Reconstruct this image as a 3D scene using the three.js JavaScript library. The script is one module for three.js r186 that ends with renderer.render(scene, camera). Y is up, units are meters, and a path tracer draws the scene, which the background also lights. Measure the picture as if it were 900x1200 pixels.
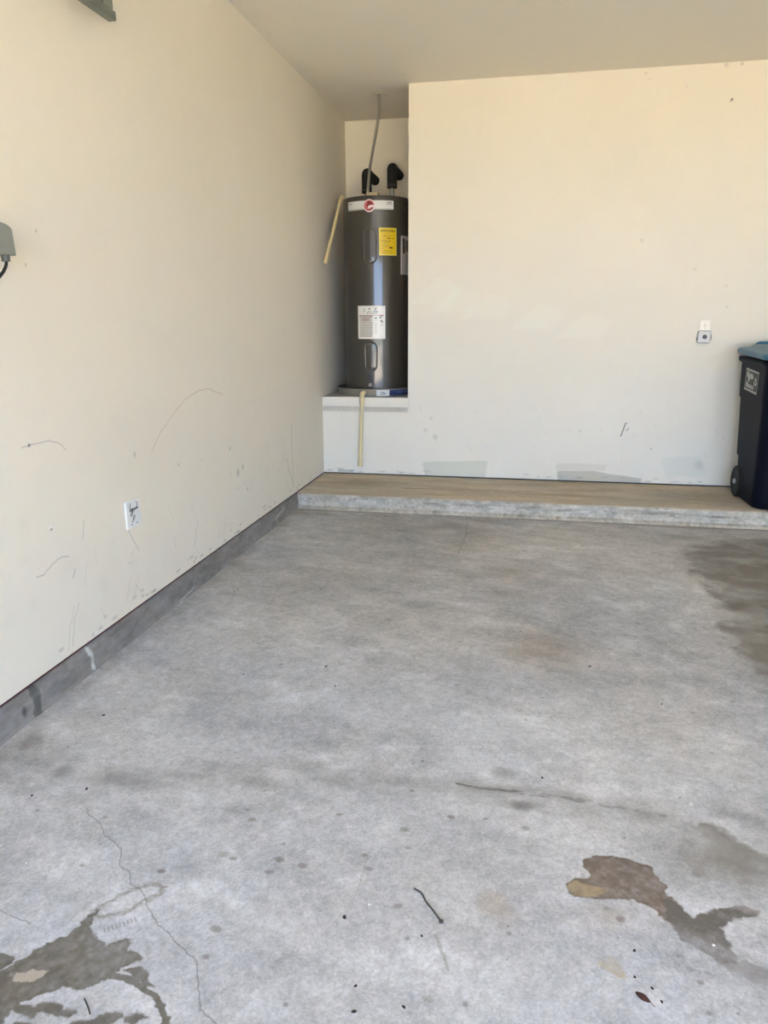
import * as THREE from 'three';
import { RoundedBoxGeometry } from 'three/addons/geometries/RoundedBoxGeometry.js';
import { mergeGeometries as joinGeometries } from 'three/addons/utils/BufferGeometryUtils.js';

// ---------------------------------------------------------------- camera, sky, sun, exposure
const scene = new THREE.Scene();
const FOCAL = 869.1;                                              // pixels of a 900 x 1200 frame
const camera = new THREE.PerspectiveCamera(2 * Math.atan(600 / FOCAL) * 180 / Math.PI, 900 / 1200, 0.05, 400);
camera.position.set(1.738, 1.39, 6.073);
camera.rotation.set(-0.2535, 0.1971, -0.0053, 'YXZ');
scene.add(camera);

const renderer = new THREE.WebGLRenderer({ antialias: true });
renderer.toneMapping = THREE.LinearToneMapping;
renderer.toneMappingExposure = 17.6;
renderer.shadowMap.enabled = true;
renderer.shadowMap.type = THREE.PCFSoftShadowMap;

{ // clear blue sky, the same all the way round: paler at the horizon, deeper overhead
  const w = 64, h = 128, d = new Float32Array(w * h * 4);
  for (let j = 0; j < h; j++) {
    const el = Math.max(0, Math.sin(((j + 0.5) / h - 0.5) * Math.PI)), k = Math.pow(1 - el, 3.2);
    const c = [0.16 + 0.24 * k, 0.33 + 0.245 * k, 0.66 + 0.22 * k];
    for (let i = 0; i < w; i++) d.set([...c, 1], (j * w + i) * 4);
  }
  const sky = new THREE.DataTexture(d, w, h, THREE.RGBAFormat, THREE.FloatType);
  sky.mapping = THREE.EquirectangularReflectionMapping;
  sky.magFilter = sky.minFilter = THREE.LinearFilter;
  sky.needsUpdate = true;
  scene.background = sky;
  scene.backgroundIntensity = 1.0;
}
const sun = new THREE.DirectionalLight(new THREE.Color(1, 0.87, 0.66), 5.0);
sun.position.set(12, 21, 7.5);
sun.target.position.set(2.5, 0, 11);
sun.castShadow = true;
Object.assign(sun.shadow.camera, { left: -22, right: 22, top: 22, bottom: -22, near: 1, far: 70 });
sun.shadow.mapSize.set(2048, 2048);
scene.add(sun, sun.target);

// ---------------------------------------------------------------- helpers
const mergeGeometries = (list) => joinGeometries(list.map((g) => {   // all made alike first
  const f = g.index ? g.toNonIndexed() : g; for (const k of Object.keys(f.attributes)) if (!['position', 'normal', 'uv'].includes(k)) f.deleteAttribute(k);
  if (!f.attributes.uv) f.setAttribute('uv', new THREE.BufferAttribute(new Float32Array(f.attributes.position.count * 2), 2));
  f.groups = []; return f;
}));
const used = new Map();
function numbered(name) { const n = used.get(name) ?? 0; used.set(name, n + 1); return n ? `${name}_${String(n).padStart(3, '0')}` : name; }
function shade(o) { o.traverse((c) => { if (c.isMesh) c.castShadow = c.receiveShadow = true; }); return o; }
function mesh(name, geometry, m, parent) {
  const o = new THREE.Mesh(geometry, m);
  o.name = parent ? name : numbered(name);
  o.castShadow = o.receiveShadow = true;
  (parent ?? scene).add(o);
  return o;
}
function struct(name, geometry, m) { const o = mesh(name, geometry, m); o.userData.kind = 'structure'; return o; }
function tag(o, label, category, group) { o.userData.label = label; o.userData.category = category; if (group) o.userData.group = group; return o; }
function thing(name, label, category, [x, y, z], group) {
  const o = new THREE.Group(); o.name = numbered(name); o.position.set(x, y, z); scene.add(o);
  return tag(o, label, category, group);
}
function box(x0, x1, y0, y1, z0, z1) { const g = new THREE.BoxGeometry(x1 - x0, y1 - y0, z1 - z0); g.translate((x0 + x1) / 2, (y0 + y1) / 2, (z0 + z1) / 2); return g; }
function rbox(x0, x1, y0, y1, z0, z1, r = 0.004, s = 2) { const g = new RoundedBoxGeometry(x1 - x0, y1 - y0, z1 - z0, s, r); g.translate((x0 + x1) / 2, (y0 + y1) / 2, (z0 + z1) / 2); return g; }
function mapUV(g, fn) { const p = g.attributes.position, uv = new Float32Array(p.count * 2); for (let i = 0; i < p.count; i++) uv.set(fn(p.getX(i), p.getY(i), p.getZ(i)), i * 2); g.setAttribute('uv', new THREE.BufferAttribute(uv, 2)); return g; }
function cyl(r0, r1, h, seg = 32) { return new THREE.CylinderGeometry(r1, r0, h, seg); }
function tube(pts, r, seg = 40, rad = 12) { return new THREE.TubeGeometry(new THREE.CatmullRomCurve3(pts.map((p) => new THREE.Vector3(...p))), seg, r, rad, false); }
function rod(a, b, r, seg = 20) {                                  // closed cylinder from a to b
  const A = new THREE.Vector3(...a), B = new THREE.Vector3(...b), d = B.clone().sub(A), g = new THREE.CylinderGeometry(r, r, d.length(), seg);
  g.applyQuaternion(new THREE.Quaternion().setFromUnitVectors(new THREE.Vector3(0, 1, 0), d.normalize()));
  return g.translate((A.x + B.x) / 2, (A.y + B.y) / 2, (A.z + B.z) / 2);
}
function rng(s) { return () => { s = (s + 0x6d2b79f5) | 0; let t = Math.imul(s ^ (s >>> 15), 1 | s); t = (t + Math.imul(t ^ (t >>> 7), 61 | t)) ^ t; return ((t ^ (t >>> 14)) >>> 0) / 4294967296; }; }
const hashT = (() => { const r = rng(11), t = new Float32Array(65536); for (let i = 0; i < 65536; i++) t[i] = r(); return t; })();
const hsh = (x, y) => hashT[((x * 73 + y * 9151 + (x * y) * 31) & 65535)];
function vnoise(x, y) {
  const ix = Math.floor(x), iy = Math.floor(y); let fx = x - ix, fy = y - iy; fx = fx * fx * (3 - 2 * fx); fy = fy * fy * (3 - 2 * fy);
  const a = hsh(ix, iy), b = hsh(ix + 1, iy), c = hsh(ix, iy + 1), d = hsh(ix + 1, iy + 1);
  return a + (b - a) * fx + (c - a) * fy + (a - b - c + d) * fx * fy;
}
function fbm(x, y, o = 4) { let s = 0, a = 0.5, n = 0; for (let i = 0; i < o; i++) { s += a * vnoise(x + i * 17.3, y - i * 9.1); n += a; x *= 2.03; y *= 2.03; a *= 0.5; } return s / n; }
function canvasOf(w, h, fn) {
  const c = document.createElement('canvas'); c.width = w; c.height = h;
  const x = c.getContext('2d'), im = x.createImageData(w, h), d = im.data;
  for (let j = 0, k = 0; j < h; j++) for (let i = 0; i < w; i++, k += 4) { const v = fn(i, j); d[k] = v[0]; d[k + 1] = v[1]; d[k + 2] = v[2]; d[k + 3] = 255; }
  x.putImageData(im, 0, 0);
  return [c, x];
}
function tex(c, srgb = true, wrap = THREE.MirroredRepeatWrapping) {
  const t = new THREE.CanvasTexture(c); if (srgb) t.colorSpace = THREE.SRGBColorSpace; t.wrapS = t.wrapT = wrap; t.magFilter = THREE.LinearFilter; t.anisotropy = 8; return t;
}
const std = (o) => new THREE.MeshStandardMaterial(o);
const phys = (o) => new THREE.MeshPhysicalMaterial(o);

// drawing of wear with a shape of its own, in metres
function blob(x, pts, color, alpha, jitter = 0.006, layers = 7, seed = 3) {
  const r = rng(seed);
  x.fillStyle = color; x.globalAlpha = alpha / layers * 1.6;
  for (let l = 0; l < layers; l++) {
    const q = [];
    for (let i = 0; i < pts.length; i++) {
      const [ax, ay] = pts[i], [bx, by] = pts[(i + 1) % pts.length];
      for (let k = 0; k < 5; k++) { const t = k / 5; q.push([ax + (bx - ax) * t + (r() - 0.5) * 2 * jitter, ay + (by - ay) * t + (r() - 0.5) * 2 * jitter]); }
    }
    x.beginPath();
    const n = q.length; x.moveTo((q[n - 1][0] + q[0][0]) / 2, (q[n - 1][1] + q[0][1]) / 2);
    for (let i = 0; i < n; i++) { const b = q[(i + 1) % n]; x.quadraticCurveTo(q[i][0], q[i][1], (q[i][0] + b[0]) / 2, (q[i][1] + b[1]) / 2); }
    x.closePath(); x.fill();
  }
  x.globalAlpha = 1;
}
function stroke(x, pts, color, alpha, width, jitter = 0.002, seed = 5, layers = 1) {
  const r = rng(seed); x.strokeStyle = color; x.globalAlpha = alpha; x.lineCap = x.lineJoin = 'round';
  for (let l = 0; l < layers; l++) {
    x.lineWidth = width * (layers > 1 ? 0.6 + 0.8 * r() : 1); x.beginPath(); x.moveTo(...pts[0]);
    for (let i = 1; i < pts.length; i++) for (let k = 1; k <= 6; k++) { const t = k / 6, a = pts[i - 1], b = pts[i]; x.lineTo(a[0] + (b[0] - a[0]) * t + (r() - 0.5) * 2 * jitter, a[1] + (b[1] - a[1]) * t + (r() - 0.5) * 2 * jitter); }
    x.stroke();
  }
  x.globalAlpha = 1;
}
function soft(x, cx, cy, rx, ry, rgb, alpha, turn = 0) {            // soft-edged smudge of dirt
  x.save(); x.translate(cx, cy); x.rotate(turn); x.scale(rx, ry);
  const g = x.createRadialGradient(0, 0, 0, 0, 0, 1); g.addColorStop(0, `rgba(${rgb},${alpha})`); g.addColorStop(0.55, `rgba(${rgb},${alpha * 0.6})`); g.addColorStop(1, `rgba(${rgb},0)`);
  x.fillStyle = g; x.beginPath(); x.arc(0, 0, 1, 0, 7); x.fill(); x.restore();
}

// ---------------------------------------------------------------- dimensions
const H = 3.095, CURB = 0.11, NX = 0.731, ND = 0.955, SILL = 0.767, ZC = 0.785, W = 6.2, D = 8.8, T = 0.13;
const DOOR0 = 0.5, DOOR1 = 5.7, DOORH = 2.5;

// ---------------------------------------------------------------- floor
const FS = 4.4, FZ = 0.7;                                          // the floor's picture covers x 0..4.4, z 0.7..5.1
const marks = (draw) => { const c = document.createElement('canvas'); c.width = c.height = 2048; const x = c.getContext('2d'); x.fillStyle = '#000'; x.fillRect(0, 0, 2048, 2048); x.scale(2048 / FS, 2048 / FS); x.translate(0, -FZ); x.globalCompositeOperation = 'lighter'; draw(x); return x.getImageData(0, 0, 2048, 2048).data; };
const wetShape = [[0.644, 4.97], [0.648, 4.94], [0.659, 4.91], [0.678, 4.88], [0.71, 4.83], [0.735, 4.79], [0.744, 4.75], [0.761, 4.73], [0.755, 4.77], [0.783, 4.81], [0.816, 4.82], [0.826, 4.84], [0.831, 4.82], [0.866, 4.8], [0.881, 4.81], [0.871, 4.83], [0.918, 4.83], [0.927, 4.84], [0.91, 4.85], [0.894, 4.87], [0.895, 4.89], [0.878, 4.9], [0.869, 4.93], [0.85, 4.94], [0.841, 4.94], [0.805, 4.94], [0.77, 4.96], [0.746, 4.98], [0.729, 5.01], [0.73, 5.05], [0.5, 5.07]];
const tailShape = [[2.11, 4.45], [2.13, 4.44], [2.15, 4.48], [2.17, 4.5], [2.21, 4.48], [2.25, 4.45], [2.3, 4.42], [2.33, 4.43], [2.32, 4.45], [2.27, 4.48], [2.24, 4.51], [2.24, 4.55], [2.25, 4.575], [2.23, 4.59], [2.21, 4.6], [2.18, 4.58], [2.15, 4.56], [2.12, 4.55], [2.1, 4.51]];
const brownShape = [[1.88, 4.44], [1.9, 4.41], [1.93, 4.4], [1.94, 4.38], [1.93, 4.36], [1.94, 4.33], [1.97, 4.31], [2.01, 4.31], [2.05, 4.31], [2.09, 4.32], [2.1, 4.37], [2.12, 4.39], [2.12, 4.42], [2.13, 4.44], [2.15, 4.48], [2.14, 4.5], [2.11, 4.51], [2.07, 4.47], [2.03, 4.45], [1.99, 4.46], [1.94, 4.46], [1.9, 4.46]];
const markA = marks((x) => {                                        // red: wet, green: brown, blue: the grey tail
  const R = '#ff0000', G = '#00ff00', B = '#0000ff';
  blob(x, wetShape, R, 0.62, 0.010, 12, 2);
  blob(x, [[0.905, 4.88], [0.928, 4.86], [0.959, 4.88], [0.986, 4.91], [0.97, 4.915], [0.936, 4.9]], R, 0.34, 0.005, 4, 12);
  blob(x, [[0.56, 4.9], [0.638, 4.89], [0.652, 4.9], [0.642, 4.94]], R, 0.4, 0.004, 4, 13);
  stroke(x, [[0.88, 4.9], [0.917, 4.9], [0.962, 4.92], [1.01, 4.94], [1.04, 4.96], [1.06, 4.985], [1.05, 5.03]], R, 0.6, 0.017, 0.002, 9);
  for (const [px, z, a] of [[0.8, 4.985, 0.03], [0.84, 4.99, 0.025], [0.93, 4.99, 0.03], [0.99, 4.985, 0.03], [0.9, 5.01, 0.04], [0.78, 5.03, 0.03], [1.0, 5.02, 0.03], [0.76, 5.0, 0.03]]) blob(x, [[px - a, z], [px, z - a * 0.4], [px + a, z - a * 0.2], [px + a * 0.4, z + a * 0.5]], R, 0.34, 0.006, 4, 40);
  blob(x, brownShape, G, 0.62, 0.010, 12, 16); blob(x, tailShape, B, 0.62, 0.010, 12, 15);
  blob(x, [[2.2, 4.6], [2.26, 4.58], [2.34, 4.62], [2.3, 4.67], [2.24, 4.64]], B, 0.26, 0.01, 5, 41);
});
const markB = marks((x) => {                                        // red: dry edge, green: tyre grease, blue: pale dust
  const R = '#ff0000', G = '#00ff00', B = '#0000ff';
  blob(x, [[1.88, 4.44], [1.9, 4.41], [1.94, 4.42], [1.98, 4.42], [1.96, 4.45], [1.93, 4.46], [1.9, 4.46]], R, 0.6, 0.004, 4, 18);
  blob(x, [[1.92, 4.64], [1.96, 4.63], [1.99, 4.66], [2.01, 4.69], [1.98, 4.69], [1.94, 4.67]], R, 0.38, 0.006, 5, 19);
  blob(x, [[2.66, 1.5], [2.95, 1.13], [4.4, 1.0], [4.4, 3.6], [2.73, 3.37], [2.65, 3.11], [2.63, 2.68], [2.72, 2.22]], G, 0.5, 0.12, 12, 21);
  blob(x, [[2.17, 4.14], [2.29, 4.09], [2.41, 4.21], [2.6, 4.3], [2.5, 4.42], [2.37, 4.37], [2.27, 4.36], [2.18, 4.32]], G, 0.3, 0.03, 6, 20);
  blob(x, [[0.679, 4.94], [0.714, 4.91], [0.756, 4.91], [0.732, 4.94], [0.697, 4.95]], B, 0.6, 0.003, 4, 8);
});
const step = (a, b, v) => { const t = Math.min(1, Math.max(0, (v - a) / (b - a))); return t * t * (3 - 2 * t); };
const [fc, fx] = canvasOf(2048, 2048, (i, j) => {
  const x = i / 2048 * FS, z = FZ + j / 2048 * FS;
  const big = fbm(x * 1.1 + 3, z * 1.3, 4), mid = fbm(x * 5 + 40, z * 6.5, 4), fine = fbm(x * 42, z * 42 + 9, 3), warm = fbm(x * 1.4 + 70, z * 1.7 + 20, 3), trowel = fbm(x * 3.2 + z * 2, z * 16 - x * 5, 3), grain = hsh(i * 3 + 1, j * 5 + 2), speck = vnoise(x * 190, z * 190), hf = fbm(x * 75 + 3, z * 75 + 1, 3);
  let v = 176 + (big - 0.5) * 40 + (mid - 0.5) * 30 + (fine - 0.5) * 24 + (trowel - 0.5) * 22 + (speck - 0.5) * 24 + (hf - 0.5) * 21 + (grain - 0.5) * 18;
  const cloud = fbm(x * 9 + 11, z * 11 + 5, 4); v += (cloud > 0.56 ? (cloud - 0.56) * 60 : 0) - (cloud < 0.4 ? (0.4 - cloud) * 50 : 0);
  if (grain > 0.992) v -= 22; else if (grain < 0.006) v += 22;
  const b = 5 + (warm - 0.42) * 12 + Math.max(0, 3.4 - z) * 3.4;
  let R = v - 5 + b * 0.45, G = v - b * 0.02, B = v + 9 - b * 0.85;
  const w1 = (fine - 0.5) * 13 + (cloud - 0.5) * 16, w2 = (trowel - 0.5) * 8 + (mid - 0.5) * 16, wi = Math.min(2047, Math.max(0, Math.round(i + w1))), wj = Math.min(2047, Math.max(0, Math.round(j + w2))), k = (wj * 2048 + wi) * 4;
  const rough = (speck - 0.5) * 0.12 + (fine - 0.5) * 0.3, mix = (a, c) => { R += (c[0] - R) * a; G += (c[1] - G) * a; B += (c[2] - B) * a; };
  const gr = markB[k + 1] / 255; if (gr > 0.02) mix(step(-0.1, 1.0, gr + rough * 0.5 + (cloud - 0.5) * 1.3 + (mid - 0.5) * 0.8) * step(0.02, 0.5, gr) * 0.75, [100, 95, 87]);
  const wet = markA[k] / 255; if (wet > 0.02) { const a = step(0.12, 0.6, wet + rough * 0.6), rim = a * (1 - step(0.55, 1.0, wet + rough)); mix(a * Math.min(1, Math.max(0.3, 0.8 + (cloud - 0.5) * 0.7 + (hf - 0.5) * 0.55)), [94, 90, 81]); mix(rim * 0.18, [60, 56, 48]); }
  const br = markA[k + 1] / 255; if (br > 0.02) { const a = step(0.15, 0.6, br + rough * 0.6); mix(a * Math.min(1, Math.max(0.3, 0.84 + (hf - 0.5) * 0.7 + (cloud - 0.5) * 0.5)), [110, 98, 88]); mix(a * (1 - step(0.6, 0.95, br)) * 0.35, [84, 70, 60]); }
  const tl = markA[k + 2] / 255; if (tl > 0.02) mix(step(0.12, 0.7, tl + rough) * Math.min(1, Math.max(0.2, 0.74 + (trowel - 0.5) * 1.3 + (hf - 0.5) * 0.6)), [100, 96, 91]);
  const dry = markB[k] / 255; if (dry > 0.02) mix(step(0.1, 0.9, dry + rough) * Math.max(0.2, 0.62 + (fine - 0.5) * 1.2), [168, 152, 120]);
  const dust = markB[k + 2] / 255; if (dust > 0.02) mix(step(0.1, 0.6, dust) * 0.8, [184, 175, 163]);
  return [R, G, B];
});
fx.scale(2048 / FS, 2048 / FS); fx.translate(0, -FZ);
{
  const r = rng(77);
  // dirt carried in from the door: soft bands and smudges
  for (const [x, z] of [[0.24, 4.18], [0.52, 4.18], [0.87, 4.11], [1.19, 4.04], [1.52, 4.02], [1.73, 4.04], [2.03, 4.04], [2.37, 4.02]]) for (let k = 0; k < 9; k++) soft(fx, x + (r() - 0.5) * 0.4, z + r() * 0.1, 0.04 + r() * 0.12, 0.02 + r() * 0.04, '92,90,85', 0.12);
  for (const [x, z, a, b, k] of [[0.27, 4.2, 0.08, 0.1, 0.3], [0.42, 4.31, 0.08, 0.08, 0.2], [0.1, 4.08, 0.05, 0.07, 0.4], [1.34, 1.35, 0.25, 0.35, 0.18], [2.2, 4.25, 0.12, 0.14, 0.16], [1.78, 4.12, 0.07, 0.04, 0.3], [1.0, 4.3, 0.1, 0.08, 0.16], [0.6, 4.2, 0.2, 0.07, 0.14]]) for (let n = 0; n < 6; n++) soft(fx, x + (r() - 0.5) * a * 1.6, z + (r() - 0.5) * b * 1.6, a * (0.3 + r() * 0.6), b * (0.3 + r() * 0.5), '84,81,75', k * 0.5);
  for (const [x, z, a, b, k] of [[1.9, 2.9, 0.3, 0.4, 0.16], [1.7, 2.2, 0.3, 0.35, 0.12], [1.5, 1.3, 0.4, 0.5, 0.16], [0.9, 1.2, 0.5, 0.3, 0.12], [1.95, 4.5, 0.1, 0.08, 0.14], [1.7, 4.55, 0.07, 0.06, 0.2]]) for (let n = 0; n < 4; n++) soft(fx, x + (r() - 0.5) * a, z + (r() - 0.5) * b, a * (0.4 + r() * 0.5), b * (0.4 + r() * 0.5), '136,114,84', k * 0.7);
  for (let k = 0; k < 60; k++) soft(fx, 2.75 + r() * 1.2, 1.05 + r() * 2.1, 0.03 + r() * 0.16, 0.02 + r() * 0.08, '70,67,61', 0.14 + r() * 0.14);
  for (let k = 0; k < 40; k++) soft(fx, 2.8 + r() * 1.0, 1.1 + r() * 1.8, 0.02 + r() * 0.06, 0.015 + r() * 0.04, '178,172,162', 0.16);
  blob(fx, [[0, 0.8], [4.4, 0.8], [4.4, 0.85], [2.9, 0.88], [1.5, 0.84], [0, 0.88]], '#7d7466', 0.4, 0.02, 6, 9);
  for (const [x, z, a] of [[0.1, 0.95, 0.1], [0.3, 0.95, 0.14], [0.06, 1.3, 0.06]]) soft(fx, x, z, a, 0.06, '128,104,70', 0.3);
  stroke(fx, [[1.33, 0.99], [1.34, 1.42], [1.33, 1.72]], '#77736a', 0.2, 0.012, 0.012, 4, 2);
  for (let k = 0; k < 30; k++) soft(fx, 0.02 + r() * 0.05, 0.8 + k * 0.15, 0.03 + r() * 0.04, 0.1, '96,92,85', 0.16);
  stroke(fx, [[0.747, 4.75], [0.787, 4.745], [0.825, 4.72], [0.855, 4.68], [0.879, 4.65], [0.876, 4.63], [0.848, 4.625], [0.816, 4.64], [0.781, 4.68], [0.745, 4.74]], '#6c675e', 0.2, 0.006, 0.009, 14, 4);
  for (let k = 0; k < 9; k++) { const t = k / 9; stroke(fx, [[0.80 + t * 0.06, 4.78 - t * 0.05], [0.808 + t * 0.06, 4.79 - t * 0.05]], '#6a655c', 0.4, 0.004, 0.001, k); }   // a piece of shoe tread
  for (let k = 0; k < 26; k++) { const x = 1.94 + r() * 0.2, z = 4.33 + (x - 1.95) * 0.5 + r() * 0.1; stroke(fx, [[x, z], [x + 0.012 + r() * 0.01, z + 0.02 + r() * 0.015]], k % 3 ? '#57493f' : '#b0a597', 0.3, 0.002, 0.002, k + 50); }
  for (let k = 0; k < 16; k++) { const x = 2.12 + r() * 0.1, z = 4.48 + r() * 0.06; stroke(fx, [[x, z], [x + 0.04, z + 0.025]], k % 2 ? '#9a958d' : '#57524b', 0.3, 0.002, 0.002, k + 80); }
  // drip spots
  for (const [x, z] of [[1.24, 4.27], [1.44, 4.3], [1.46, 4.37], [1.56, 4.22], [1.66, 4.21], [1.47, 4.58], [1.58, 4.82], [1.35, 4.42], [1.37, 4.47], [1.13, 4.48], [1.12, 4.53], [1.2, 4.49], [1.06, 4.73], [1.07, 4.81], [0.969, 4.3], [1, 4.34], [1.01, 4.5], [0.975, 4.49], [0.842, 4.58], [0.578, 4.41], [0.626, 4.6], [1.77, 4.23], [2.16, 4.1], [1.97, 4.49], [2.15, 4.67], [2, 4.52], [2.32, 4.51]]) {
    const a = 0.007 + r() * 0.007, t = r() * 6, k = 0.12 + r() * 0.22; blob(fx, [0, 1, 2, 3, 4, 5].map((n) => [x + Math.cos(t + n) * a * (0.7 + r() * 0.9), z + Math.sin(t + n) * a * (0.5 + r() * 0.6)]), '#6f6b64', k, 0.003, 5, 90); soft(fx, x, z, a * 1.3, a, '80,77,71', k);
  }
  for (let k = 0; k < 420; k++) { const x = r() * 4.4, z = 3.9 + r() * 1.2, a = 0.0008 + r() * r() * r() * 0.006; soft(fx, x, z, a * 2, a * 2, r() < 0.25 ? '212,209,202' : '78,75,70', 0.5); }
  for (let k = 0; k < 220; k++) { const x = r() * 4.4, z = 0.9 + r() * 3, a = 0.002 + r() * r() * 0.006; soft(fx, x, z, a * 2, a * 2, '92,87,79', 0.4); }
  for (let k = 0; k < 130; k++) { const x = r() * 3.2, z = 1 + r() * 4, a = r() * 6.3, l = 0.02 + r() * 0.12; stroke(fx, [[x, z], [x + Math.cos(a) * l, z + Math.sin(a) * l]], r() < 0.6 ? '#d3cfc6' : '#8d887f', 0.14, 0.0026, 0.004, k + 200); }
  // cracks
  const cr = [[0.499, 4.38], [0.527, 4.41], [0.568, 4.43], [0.62, 4.48], [0.662, 4.5], [0.691, 4.52], [0.725, 4.58], [0.765, 4.6], [0.788, 4.64], [0.825, 4.65], [0.861, 4.69], [0.913, 4.74], [0.964, 4.77], [1.01, 4.8], [1.05, 4.82], [1.08, 4.87], [1.11, 4.93], [1.12, 4.94], [1.16, 4.96], [1.22, 5.01], [1.3, 5.09]];
  stroke(fx, cr, '#47443e', 0.66, 0.0021, 0.003, 31);
  stroke(fx, [[0.913, 4.74], [0.958, 4.71], [0.989, 4.67], [1.03, 4.62]], '#6a665f', 0.35, 0.002, 0.004, 33);
  stroke(fx, [[0.43, 4.765], [0.468, 4.77], [0.523, 4.78], [0.574, 4.79], [0.618, 4.8]], '#55514a', 0.5, 0.0024, 0.002, 34);
  stroke(fx, [[1.56, 4.058], [1.6, 4.064]], '#5b564f', 0.5, 0.012, 0.002, 35, 2); stroke(fx, [[1.6, 4.064], [1.63, 4.07], [1.73, 4.068]], '#5b564f', 0.4, 0.007, 0.003, 35, 2);
  for (let k = 0; k < 34; k++) { const t = r(); soft(fx, 1.62 + t * 0.5, 4.064 + t * t * 0.03 + (r() - 0.5) * 0.016, 0.006 + r() * 0.03, 0.003 + r() * 0.007, '84,80,73', 0.4 * (1 - t * 0.6)); }
  soft(fx, 1.7, 3.98, 0.05, 0.04, '72,68,61', 0.35); soft(fx, 1.76, 4.13, 0.04, 0.03, '76,73,68', 0.4);
  stroke(fx, [[1.36, 4.41], [1.36, 4.49], [1.36, 4.58]], '#7c756d', 0.5, 0.002, 0.002, 37);
  stroke(fx, [[1.57, 4.65], [1.59, 4.69], [1.61, 4.74]], '#8a857d', 0.3, 0.006, 0.003, 38, 2);
  stroke(fx, [[0.70, 4.60], [0.73, 4.66], [0.76, 4.7]], '#d6d3cb', 0.4, 0.003, 0.003, 39);
  stroke(fx, [[0.78, 4.72], [0.83, 4.68], [0.84, 4.62]], '#d6d3cb', 0.3, 0.004, 0.003, 40);
  stroke(fx, [[1.04, 4.875], [1.045, 4.89], [1.058, 4.91], [1.042, 4.913], [1.05, 4.9]], '#dddbd5', 0.35, 0.003, 0.002, 44);
}
const [gc] = canvasOf(512, 512, (i, j) => { const v = 255 * (0.55 * fbm(i / 12, j / 12, 4) + 0.45 * hsh(i, j)); return [v, v, v]; });
const grit = tex(gc, false); grit.repeat.set(FS / 0.9, FS / 0.9);
const floorMat = std({ map: tex(fc), roughness: 0.62, bumpMap: grit, bumpScale: 0.0009 });
const floorUV = (x, y, z) => [x / FS, 1 - (z - FZ) / FS];
struct('floor', mapUV(box(-T, W + T, -0.15, 0, -ND - T, D + 0.02), floorUV), floorMat);

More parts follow.
